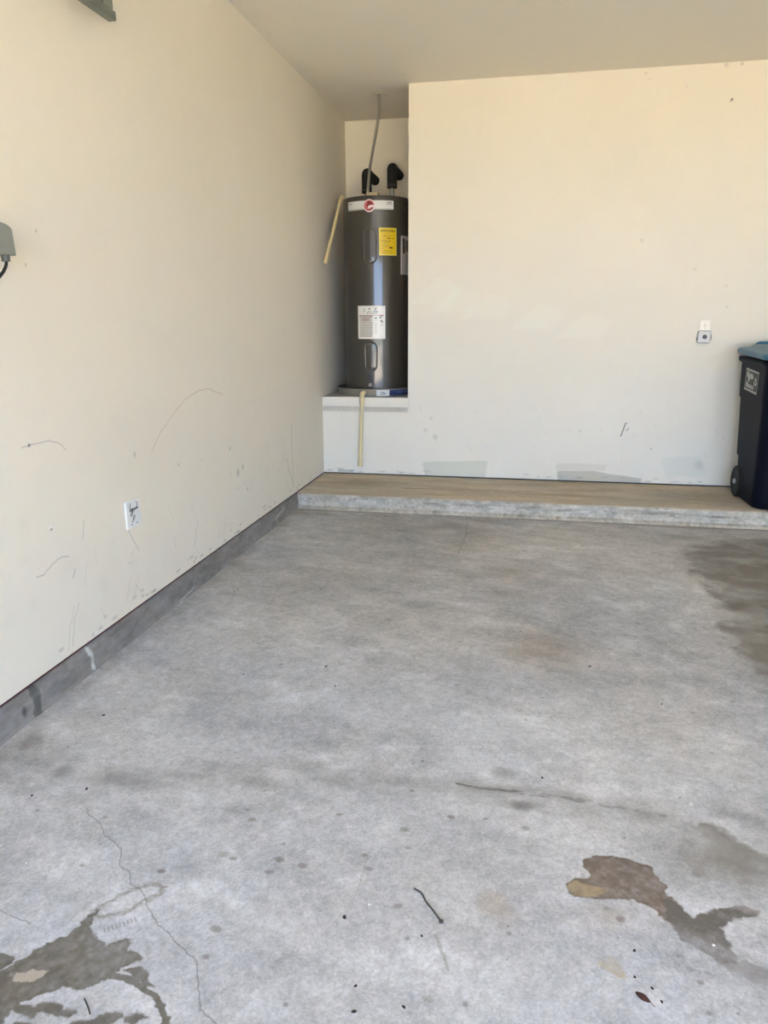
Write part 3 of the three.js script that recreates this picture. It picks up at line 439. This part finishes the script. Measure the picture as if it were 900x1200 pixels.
// pipe that empties the pan
{
  const p = thing('drain_pipe', 'cream plastic drain pipe hanging down the wall below the heater pan', 'pipe', [0.352, SILL, 0.04]);
  mesh('elbow', mergeGeometries([tube([[-0.002, 0.03, -0.05], [-0.001, 0.03, -0.02], [0, 0.022, -0.005], [0, 0, 0], [0, -0.045, 0]], 0.0215, 24, 18), new THREE.TorusGeometry(0.0205, 0.003, 8, 24).rotateX(Math.PI / 2).translate(0, -0.045, 0)]), creamPipe, p);
  mesh('pipe', rod([0, -0.02, 0], [-0.022, -0.545, 0], 0.0165), creamPipe, p);
  mesh('end_cap', mergeGeometries([rod([-0.0205, -0.52, 0], [-0.0228, -0.572, 0], 0.0215), new THREE.SphereGeometry(0.0215, 18, 10).scale(1, 0.5, 1).translate(-0.0228, -0.572, 0)]), creamPipe, p);
}
// pipe from the relief valve
{
  const a = [0.143, 2.30, -0.585], b = [0.108, 2.365, -0.36];
  const p = thing('discharge_pipe', 'cream plastic discharge pipe sloping down from the heater top beside the left wall', 'pipe', [0.143, 2.275, -0.585]);
  const L = (v) => [v[0] - 0.143, v[1] - 2.275, v[2] + 0.585];
  mesh('elbow', tube([[0, -0.005, 0], [0, 0.03, 0.005], [-0.006, 0.065, 0.03], L([0.118, 2.372, -0.46]), L([0.095, 2.386, -0.41]), L([0.09, 2.34, -0.375])], 0.0175, 40, 14), creamPipe, p);
  mesh('pipe', rod(L([0.0905, 2.36, -0.385]), L([0.06, 1.86, -0.005]), 0.0135), creamPipe, p);
  mesh('end_cap', mergeGeometries([rod(L([0.0615, 1.878, -0.02]), L([0.0595, 1.845, 0.006]), 0.019), new THREE.SphereGeometry(0.019, 16, 10).translate(...L([0.0595, 1.845, 0.006]))]), creamPipe, p);
}
// two foam-wrapped water pipes that bend back into the niche wall
for (const [x, top, lab] of [[TX - 0.135, 2.6, 'left foam-covered water pipe bending back into wall behind the conduit'], [TX + 0.085, 2.632, 'right foam-covered water pipe bending back into wall beside the niche edge']]) {
  const z0 = -0.6, y0 = top - 0.16, p = thing('insulated_pipe', lab, 'pipe', [x, y0, z0]), h = top - y0;
  mesh('foam', mergeGeometries([
    rod([0, 0, 0], [0, h - 0.03, 0], 0.042, 26),
    tube([[0, h - 0.04, 0], [0, h - 0.02, -0.001], [0, h - 0.005, -0.012], [0, h, -0.04], [0, h - 0.002, -0.08]], 0.042, 20, 26),
    new THREE.SphereGeometry(0.042, 24, 16).translate(0, h - 0.012, -0.012),
    rod([0, h - 0.002, -0.05], [0, h - 0.002, -ND - z0 + 0.002], 0.04, 26)]), blackFoam, p);
  mesh('tape_band', rod([0, 0.012, 0], [0, 0.03, 0], 0.0432, 26), std({ color: new THREE.Color('#2b2a28'), roughness: 0.5 }), p);
}
// flexible metal conduit from the ceiling
{
  const p = thing('flexible_conduit', 'thin flexible metal conduit hanging from a round ceiling plate to the heater top', 'conduit', [0.468, H, -0.17]);
  const path = [[0, -0.004, 0], [0, -0.05, 0], [-0.003, -0.128, -0.01], [-0.018, -0.214, -0.03], [-0.063, -0.39, -0.06], [-0.099, -0.54, -0.09], [-0.115, -0.68, -0.1], [-0.118, -0.72, -0.1]];
  const g = tube(path, 0.0115, 420, 10), c = new THREE.CatmullRomCurve3(path.map((q) => new THREE.Vector3(...q))), pos = g.attributes.position;
  for (let i = 0; i <= 420; i++) { const o = c.getPointAt(i / 420), k = 1 + 0.14 * Math.cos(i * Math.PI * 2 / 3.5); for (let j = 0; j <= 10; j++) { const n = i * 11 + j; pos.setXYZ(n, o.x + (pos.getX(n) - o.x) * k, o.y + (pos.getY(n) - o.y) * k, o.z + (pos.getZ(n) - o.z) * k); } }
  g.computeVertexNormals();
  mesh('hose', g, std({ color: new THREE.Color('#9d998d'), metalness: 0.7, roughness: 0.42 }), p);
  mesh('ceiling_plate', new THREE.LatheGeometry([[0, -0.014], [0.02, -0.014], [0.03, -0.009], [0.058, -0.005], [0.062, 0]].map(([a, b]) => new THREE.Vector2(a, b)), 40), std({ color: new THREE.Color('#cfc8b6'), roughness: 0.5 }), p);
  mesh('connector', cyl(0.014, 0.014, 0.04, 8).translate(-0.118, -0.715, -0.1), steel, p);
}

// ---------------------------------------------------------------- fittings on the walls
{ // double blank plate with handwriting, low on the left wall
  const p = thing('wall_plate', 'square white blank plate with black handwriting low on the left wall', 'wall plate', [0, 0.557, 3.138]);
  const hw = 0.062, hh = 0.062;
  const face = print(256, 256, (x) => {
    x.fillStyle = '#e4e4e0'; x.fillRect(0, 0, 256, 256); x.strokeStyle = '#121214'; x.lineCap = 'round'; x.lineWidth = 11;
    const s = (...q) => { x.beginPath(); x.moveTo(q[0], q[1]); for (let i = 2; i < q.length; i += 4) x.quadraticCurveTo(q[i], q[i + 1], q[i + 2], q[i + 3]); x.stroke(); };
    s(74, 30, 60, 60, 56, 84, 58, 104, 78, 92); s(78, 92, 96, 70, 82, 72, 74, 92, 92, 90); s(112, 74, 90, 80, 102, 98, 122, 86, 112, 74, 114, 110, 100, 136, 70, 158, 72, 130, 92, 108, 124, 96);
    s(124, 96, 140, 66, 142, 92, 146, 70, 156, 92); s(162, 90, 164, 70, 172, 90, 180, 66, 186, 86); s(206, 26, 204, 60, 208, 90, 190, 96, 196, 76, 206, 70, 212, 92);
    x.lineWidth = 9; s(128, 150, 112, 180, 104, 206, 96, 220, 88, 206); s(104, 176, 124, 160, 142, 150); s(120, 196, 138, 184, 150, 160);
  });
  mesh('plate', rbox(0.0005, 0.008, -hh, hh, -hw, hw, 0.003), std({ color: new THREE.Color('#ecece8'), roughness: 0.4 }), p);
  mesh('handwriting', mapUV(box(0.0078, 0.0084, -hh + 0.006, hh - 0.006, -hw + 0.006, hw - 0.006), (x, y, z) => [0.5 - z / (2 * hw - 0.012), 0.5 + y / (2 * hh - 0.012)]), std({ map: face, roughness: 0.4 }), p);
  for (const z of [-0.023, 0.023]) for (const y of [-0.048, 0.048]) mesh('screw', cyl(0.0035, 0.003, 0.0016, 12).rotateZ(-Math.PI / 2).translate(0.009, y, z), std({ color: new THREE.Color(y < 0 ? '#55524e' : '#bdbab4'), roughness: 0.4, metalness: 0.3 }), p);
}
{ // grey weatherproof box with a lead, cut by the left edge of the picture
  const p = thing('weatherproof_box', 'grey weatherproof outlet box on the left wall at the picture edge', 'outlet box', [0, 1.6, 3.955]);
  const s = new THREE.Shape(); s.moveTo(-0.1, 0); s.lineTo(0.13, 0); s.lineTo(0.125, 0.07); s.quadraticCurveTo(0.118, 0.085, 0.02, 0.09); s.lineTo(-0.1, 0.09); s.closePath();
  const prof = (d, k) => { const g = new THREE.ExtrudeGeometry(s, { depth: d, bevelEnabled: true, bevelSize: 0.006, bevelThickness: 0.006, bevelSegments: 3 }); return g.scale(k, 1, 1).rotateY(Math.PI / 2); };
  mesh('housing', prof(0.09, 1).translate(0.006, 0, 0.03), std({ color: new THREE.Color('#86887f'), roughness: 0.55 }), p);
  mesh('back_flange', rbox(0, 0.012, -0.012, 0.1, -0.11, 0.14, 0.003), std({ color: new THREE.Color('#9a9a92'), roughness: 0.5 }), p);
  mesh('gland', cyl(0.012, 0.014, 0.022).translate(0.084, -0.014, -0.075), std({ color: new THREE.Color('#55554f'), roughness: 0.5 }), p);
  mesh('power_cord', tube([[0.084, -0.01, -0.075], [0.085, -0.03, -0.074], [0.082, -0.055, -0.06], [0.07, -0.1, -0.01], [0.04, -0.2, 0.08], [0.008, -0.42, 0.12]], 0.0052, 40, 10), std({ color: new THREE.Color('#151414'), roughness: 0.5 }), p);
}
{ // button for the garage door over a plate on the back wall
  const p = thing('switch_plate', 'small white switch plate on the back wall above the round-buttoned opener control', 'switch plate', [2.98, 1.335, 0]);
  mesh('plate', rbox(-0.038, 0.038, -0.06, 0.042, 0.0003, 0.007, 0.003), std({ color: new THREE.Color('#f1eada'), roughness: 0.4 }), p);
  mesh('toggle', rbox(-0.005, 0.005, -0.008, 0.012, 0.004, 0.016, 0.002), std({ color: new THREE.Color('#efe6d4'), roughness: 0.4 }), p);
  mesh('screw', cyl(0.0036, 0.003, 0.0018, 12).rotateX(Math.PI / 2).translate(0, -0.018, 0.0078), steel, p);
  const q = thing('opener_control', 'rounded pale grey opener control with a dark round button on the back wall', 'wall control', [2.976, 1.255, 0]);
  const grey = std({ color: new THREE.Color('#cfccc8'), roughness: 0.4 });
  mesh('case', new RoundedBoxGeometry(0.094, 0.094, 0.03, 4, 0.014).translate(0, 0, 0.0225), grey, q);
  mesh('ring', new THREE.TorusGeometry(0.022, 0.003, 10, 32).translate(0.002, 0, 0.038), std({ color: new THREE.Color('#e2e0dc'), roughness: 0.4 }), q);
  mesh('button', cyl(0.0165, 0.015, 0.01).rotateX(Math.PI / 2).translate(0.002, 0, 0.0405), std({ color: new THREE.Color('#4a4744'), roughness: 0.5 }), q);
  for (const s of [-1, 1]) mesh('side_button', rbox(s * 0.047 - 0.004, s * 0.047 + 0.004, -0.026, s > 0 ? 0.016 : -0.006, 0.012, 0.03, 0.003), std({ color: new THREE.Color('#77746e'), roughness: 0.5 }), q);
}
tag(mesh('nail', mergeGeometries([rod([3.0, 2.85, 0], [3.004, 2.856, 0.028], 0.003), rod([3.003, 2.855, 0.026], [3.0045, 2.857, 0.029], 0.007)]), std({ color: new THREE.Color('#6d655a'), metalness: 0.6, roughness: 0.5 })), 'single small nail near the top of the back wall', 'nail');

{ // end of the door track on its slotted hanger
  const m = std({ color: new THREE.Color('#7d8278'), metalness: 0.45, roughness: 0.5 });
  const p = thing('door_track', 'grey steel end of the overhead door track by the upper left wall', 'door track', [0.1, 2.5, 3.12]);
  const s = new THREE.Shape(); s.moveTo(-0.016, 0); s.lineTo(0.016, 0); s.lineTo(0.016, 0.03); s.lineTo(0.013, 0.03); s.lineTo(0.013, 0.003); s.lineTo(-0.013, 0.003); s.lineTo(-0.013, 0.03); s.lineTo(-0.016, 0.03); s.closePath();
  mesh('channel', new THREE.ExtrudeGeometry(s, { depth: D - 3.12 - 0.1, bevelEnabled: false }), m, p);
  mesh('end_stop', rbox(-0.014, 0.014, 0.002, 0.03, -0.002, 0.004, 0.002), m, p);
  const hs = new THREE.Shape(); hs.moveTo(0, 0); hs.lineTo(0.055, 0); hs.lineTo(0.055, H - 2.5 - 0.01); hs.lineTo(0, H - 2.5 - 0.01); hs.closePath();
  for (let k = 0; k < 12; k++) for (const x of [0.018, 0.038]) { const y = 0.055 + k * 0.044 + (x > 0.03 ? 0.02 : 0); const o = new THREE.Path(); o.absellipse(x, y, 0.0045, 0.009, 0, Math.PI * 2, false, 0); hs.holes.push(o); }
  const g = new THREE.ExtrudeGeometry(hs, { depth: 0.003, bevelEnabled: false }); g.rotateY(-Math.PI / 2).translate(-0.013, 0.005, 0.028);
  mesh('hanger', mergeGeometries([g, box(-0.016, 0.022, 0.03, H - 2.5 - 0.004, 0.028, 0.031).toNonIndexed()]), m, p);
  mesh('bolt', cyl(0.007, 0.007, 0.006, 6).rotateX(Math.PI / 2).translate(0.004, 0.05, 0.026), steel, p); mesh('bolt', cyl(0.006, 0.006, 0.006, 6).rotateZ(Math.PI / 2).translate(0.018, 0.016, 0.012), steel, p);
}

// ---------------------------------------------------------------- wheeled bin at the right edge
{
  const p = thing('wheeled_bin', 'black wheeled bin with a blue lid and pale sticker at the right edge', 'bin', [3.52, CURB, 0.46]);
  p.rotation.y = 0.02;
  function loft(sections, cap0 = true, cap1 = true) {                // [y, x0, x1, z0, z1, r] rounded rectangles
    const n = 40, pos = [], idx = [];
    const ring = ([y, x0, x1, z0, z1, r]) => { const o = []; for (let i = 0; i < n; i++) { const c = Math.floor(i / 10), a = (c + (i % 10) / 9) * Math.PI / 2, cx = c === 0 || c === 3 ? x1 - r : x0 + r, cz = c < 2 ? z1 - r : z0 + r; o.push([cx + r * Math.cos(a), y, cz + r * Math.sin(a)]); } return o; };
    const R = sections.map(ring); R.forEach((q) => q.forEach((v) => pos.push(...v)));
    for (let s = 0; s < R.length - 1; s++) for (let i = 0; i < n; i++) { const a = s * n + i, b = s * n + (i + 1) % n; idx.push(a, b + n, b, a, a + n, b + n); }
    const cap = (s, up) => { const c = pos.length / 3, q = R[s]; pos.push(q.reduce((t, v) => t + v[0], 0) / n, q[0][1], q.reduce((t, v) => t + v[2], 0) / n); for (let i = 0; i < n; i++) { const a = s * n + i, b = s * n + (i + 1) % n; up ? idx.push(c, b, a) : idx.push(c, a, b); } };
    if (cap0) cap(0, false); if (cap1) cap(R.length - 1, true);
    const g = new THREE.BufferGeometry(); g.setAttribute('position', new THREE.Float32BufferAttribute(pos, 3)); g.setIndex(idx);
    const f = g.toNonIndexed(); f.computeVertexNormals(); return g.computeVertexNormals(), g;
  }
  const [sc, sx] = canvasOf(256, 256, (i, j) => { const v = 0.5 + (fbm(i / 20, j / 40, 3) - 0.5) * 0.5; return [13 + v * 4, 15 + v * 4, 24 + v * 6]; });
  { const r = rng(6); for (let k = 0; k < 40; k++) stroke(sx, [[r() * 256, r() * 256], [r() * 256, r() * 256]].map(([a, b], i, l) => i ? [l[0][0] + (a - 128) * 0.08, l[0][1] + (b - 128) * 0.35] : [a, b]), '#4a4f66', 0.2, 1 + r() * 2, 1, k); }
  const shell = phys({ map: tex(sc), roughness: 0.5, specularIntensity: 0.16 });
  const bodyG = loft([[0.0, -0.245, 0.245, -0.22, 0.25, 0.09], [0.012, -0.26, 0.26, -0.235, 0.27, 0.1], [0.05, -0.268, 0.268, -0.25, 0.29, 0.1], [0.3, -0.272, 0.272, -0.27, 0.3, 0.09], [0.31, -0.276, 0.276, -0.3, 0.305, 0.09], [0.72, -0.284, 0.284, -0.33, 0.325, 0.085], [0.73, -0.293, 0.293, -0.335, 0.335, 0.085], [0.97, -0.296, 0.296, -0.345, 0.345, 0.08], [0.985, -0.318, 0.318, -0.36, 0.365, 0.09], [1.01, -0.32, 0.32, -0.362, 0.368, 0.09]], true, true);
  mesh('body', mapUV(bodyG, (x, y, z) => [(x + z) / 0.8, y / 0.9]), shell, p);
  const lidMat = std({ color: new THREE.Color('#2b6884'), roughness: 0.38 });
  const lg = loft([[0, -0.327, 0.327, -0.37, 0.385, 0.09], [0.012, -0.332, 0.332, -0.375, 0.39, 0.09], [0.034, -0.33, 0.33, -0.372, 0.388, 0.09], [0.042, -0.315, 0.315, -0.35, 0.365, 0.085], [0.05, -0.27, 0.27, -0.3, 0.3, 0.08], [0.066, -0.25, 0.25, -0.27, 0.26, 0.08]]);
  const lp = lg.attributes.position; for (let i = 0; i < lp.count; i++) lp.setY(i, lp.getY(i) + 1.012 + (0.39 - lp.getZ(i)) * 0.03);
  lg.computeVertexNormals();
  const lid = mesh('lid', lg, lidMat, p); lid.userData.label = 'blue hinged lid';
  mesh('lid_grip', tube([[-0.2, 1.085, -0.31], [-0.19, 1.1, -0.325], [-0.1, 1.104, -0.33], [0.1, 1.104, -0.33], [0.19, 1.1, -0.325], [0.2, 1.085, -0.31]], 0.01, 30, 10), lidMat, lid);
  mesh('handle', tube([[-0.25, 0.955, -0.33], [-0.25, 0.97, -0.375], [-0.22, 0.975, -0.385], [0.22, 0.975, -0.385], [0.25, 0.97, -0.375], [0.25, 0.955, -0.33]], 0.014, 40, 10), shell, p);
  for (const s of [-1, 1]) {
    const w = mesh('wheel', new THREE.LatheGeometry([[0.02, -0.024], [0.078, -0.022], [0.085, -0.028], [0.105, -0.028], [0.115, -0.018], [0.115, 0.018], [0.105, 0.028], [0.085, 0.028], [0.078, 0.022], [0.02, 0.024]].map(([a, b]) => new THREE.Vector2(a, b)), 40).rotateZ(Math.PI / 2).translate(s * 0.262, 0.115, -0.15), std({ color: new THREE.Color('#131313'), roughness: 0.7 }), p);
    mesh('hub', cyl(0.022, 0.016, 0.02, 20).rotateZ(-s * Math.PI / 2).translate(s * 0.29, 0.115, -0.15), std({ color: new THREE.Color('#8d8f90'), roughness: 0.4, metalness: 0.4 }), w);
  }
  mesh('axle', rod([-0.27, 0.115, -0.15], [0.27, 0.115, -0.15], 0.01), steel, p);
  const st = new THREE.PlaneGeometry(0.3, 0.155).rotateZ(-0.05);
  const sticker = print(256, 192, (x) => {
    x.fillStyle = '#15181a'; x.fillRect(0, 0, 256, 192); x.strokeStyle = '#9a9c9b'; x.lineWidth = 6; x.strokeRect(6, 6, 244, 180);
    x.fillStyle = '#a6a8a6'; x.fillRect(6, 6, 244, 12); x.fillRect(6, 172, 244, 14);
    x.beginPath(); for (const [a, b] of [[24, 30], [62, 24], [80, 50], [112, 32], [150, 44], [164, 74], [120, 84], [96, 78], [86, 112], [52, 112], [58, 82], [26, 70]]) x.lineTo(a, b); x.fill();
    x.beginPath(); x.moveTo(206, 46); x.lineTo(232, 96); x.arc(206, 98, 27, 0, Math.PI); x.closePath(); x.fill(); x.fillStyle = '#15181a'; x.beginPath(); x.arc(206, 94, 11, 0, 7); x.fill();
    x.fillStyle = '#a6a8a6'; x.beginPath(); for (const [a, b] of [[26, 116], [52, 118], [80, 130], [180, 132], [184, 160], [28, 160]]) x.lineTo(a, b); x.fill(); x.fillStyle = '#2a2d2e'; for (const a of [70, 100, 130, 156]) x.fillRect(a, 138, 10, 12);
  });
  mesh('sticker', st.rotateY(-Math.PI / 2).translate(-0.2965, 0.856, 0.0), std({ map: sticker, roughness: 0.5 }), p).userData.label = 'pale rectangular sticker with worn print';
}

// ---------------------------------------------------------------- small things lying on the floor
{
  const s = new THREE.Shape(); s.moveTo(0, 0); s.quadraticCurveTo(0.008, 0.009, 0.02, 0.008); s.quadraticCurveTo(0.03, 0.005, 0.036, 0); s.quadraticCurveTo(0.028, -0.009, 0.016, -0.008); s.quadraticCurveTo(0.006, -0.006, 0, 0);
  const g = new THREE.ExtrudeGeometry(s, { depth: 0.0006, bevelEnabled: false, curveSegments: 10 }).rotateX(-Math.PI / 2), q = g.attributes.position;
  for (let i = 0; i < q.count; i++) q.setY(i, q.getY(i) + 0.0008 + 14 * (q.getZ(i)) ** 2 + 3 * (q.getX(i) - 0.018) ** 2);
  g.computeVertexNormals();
  const p = thing('dry_leaf', 'small dark brown dry leaf on the floor below the brown stain', 'leaf', [2.008, 0.0005, 4.722]); p.rotation.y = -0.62;
  mesh('blade', g, std({ color: new THREE.Color('#4a2d24'), roughness: 0.8 }), p);
  mesh('stalk', rod([0.034, 0.002, 0], [0.047, 0.0015, 0.003], 0.0008, 6), std({ color: new THREE.Color('#3a2620'), roughness: 0.8 }), p);
}
const bark = std({ color: new THREE.Color('#4a453e'), roughness: 0.85 });
tag(mesh('twig', mergeGeometries([tube([[1.5, 0.004, 4.52], [1.52, 0.006, 4.534], [1.535, 0.004, 4.557], [1.556, 0.005, 4.583], [1.578, 0.004, 4.61]], 0.0022, 24, 7), new THREE.IcosahedronGeometry(0.006, 1).scale(1, 0.6, 1).translate(1.58, 0.004, 4.612)]), bark), 'thin bent dark twig with a knobbed end near the middle floor', 'twig');
tag(mesh('twig', tube([[0.865, 0.004, 4.962], [0.882, 0.005, 4.977], [0.897, 0.004, 4.992]], 0.0018, 10, 7), bark), 'short straight dark twig beside the wet patch at lower left', 'twig');
function crumbGeo(seed, r) { const g = new THREE.IcosahedronGeometry(r, 1), q = g.attributes.position; for (let i = 0; i < q.count; i++) { const x = q.getX(i), y = q.getY(i), z = q.getZ(i), k = 0.7 + 0.6 * vnoise(x / r * 1.3 + seed * 7, (y + z) / r * 1.3 + seed); q.setXYZ(i, x * k * 1.25, y * k * 0.55, z * k); } g.computeVertexNormals(); return g; }
const dark = std({ color: new THREE.Color('#2c2926'), roughness: 0.9 }), pale = std({ color: new THREE.Color('#e9e7e2'), roughness: 0.7 });
{
  const kinds = [0, 1, 2].map((k) => crumbGeo(k + 1, 0.0042)), r = rng(31);
  for (const [x, z, k, lab] of [
    [1.35, 4.64, 1.2, 'dark flat crumb left of the bent twig'], [1.43, 4.88, 1.1, 'dark wedge-shaped crumb at the very bottom of the floor'],
    [1.54, 4.66, 0.8, 'small dark crumb just below the knobbed end of the bent twig'], [1.53, 4.85, 0.9, 'dark crumb at the bottom right of the wedge-shaped one'],
    [1.42, 4.82, 0.8, 'dark sliver of dirt just above the wedge-shaped crumb'], [1.44, 3.96, 0.7, 'right one of two dark crumbs left of the dark groove'],
    [1.41, 3.98, 0.6, 'left one of two dark crumbs left of the dark groove'], [0.947, 3.36, 1.1, 'farther of two dark crumbs in the middle of the floor'],
    [1.03, 3.52, 0.9, 'nearer of two dark crumbs in the middle of the floor'], [0.448, 4.3, 1.1, 'dark flake just above the top end of the long crack'],
    [0.304, 4.36, 0.9, 'round dark crumb left of the crack near the left edge'], [0.638, 3.49, 0.8, 'lone dark crumb to the right of the white smear on the kerb'],
    [0.257, 3.89, 1.1, 'dark crumb on the floor beside the dark-stained stretch of kerb'], [2.02, 3.16, 1.2, 'dark crumb on bare concrete left of the greasy patch'],
    [2.26, 3.43, 0.9, 'dark crumb on pale concrete just below the greasy patch'], [1.82, 3.98, 1, 'dark crumb just above the right half of the groove'],
    [2.02, 4.61, 0.9, 'round dark crumb between the brown stain and the dry leaf'], [0.12, 2.43, 1, 'farther dark crumb by the kerb below the handwritten plate'],
    [0.242, 2.57, 1, 'nearer dark crumb by the kerb below the handwritten plate'], [2.012, 4.683, 0.7, 'dark crumb just above the left tip of the dry leaf'],
    [2.045, 4.705, 0.8, 'dark crumb above the right end of the dry leaf'], [2.06, 4.735, 0.8, 'dark crumb beside the stalk of the dry leaf']]) {
    const o = mesh('dirt_crumb', kinds[Math.floor(r() * 3)], dark); o.position.set(x, 0.0014 * k, z); o.rotation.y = r() * 6; o.scale.set(k, k * 0.8, k * 0.8);
    tag(o, lab, 'crumb', 'dark crumbs scattered on the floor');
  }
  for (const [x, z, k, lab] of [
    [1.4, 4.59, 1, 'tiny white chip on the floor left of the bent twig'], [2.2, 4.56, 0.9, 'tiny white chip on the grey tail of the brown stain'],
    [2.25, 4.03, 1.1, 'tiny white chip above the damp grey patch at right'], [0.113, 3.98, 1.3, 'tiny white chip on the floor close to the kerb'],
    [0.475, 4.62, 0.7, 'nearer of two tiny white chips left of the crack'], [0.448, 4.56, 0.6, 'farther of two tiny white chips left of the crack']]) {
    const o = mesh('paint_chip', kinds[Math.floor(r() * 3)], pale); o.position.set(x, 0.0012 * k, z); o.rotation.y = r() * 6; o.scale.set(k * 0.8, k * 0.5, k * 0.8);
    tag(o, lab, 'chip', 'white paint chips scattered on the floor');
  }
}
renderer.render(scene, camera);
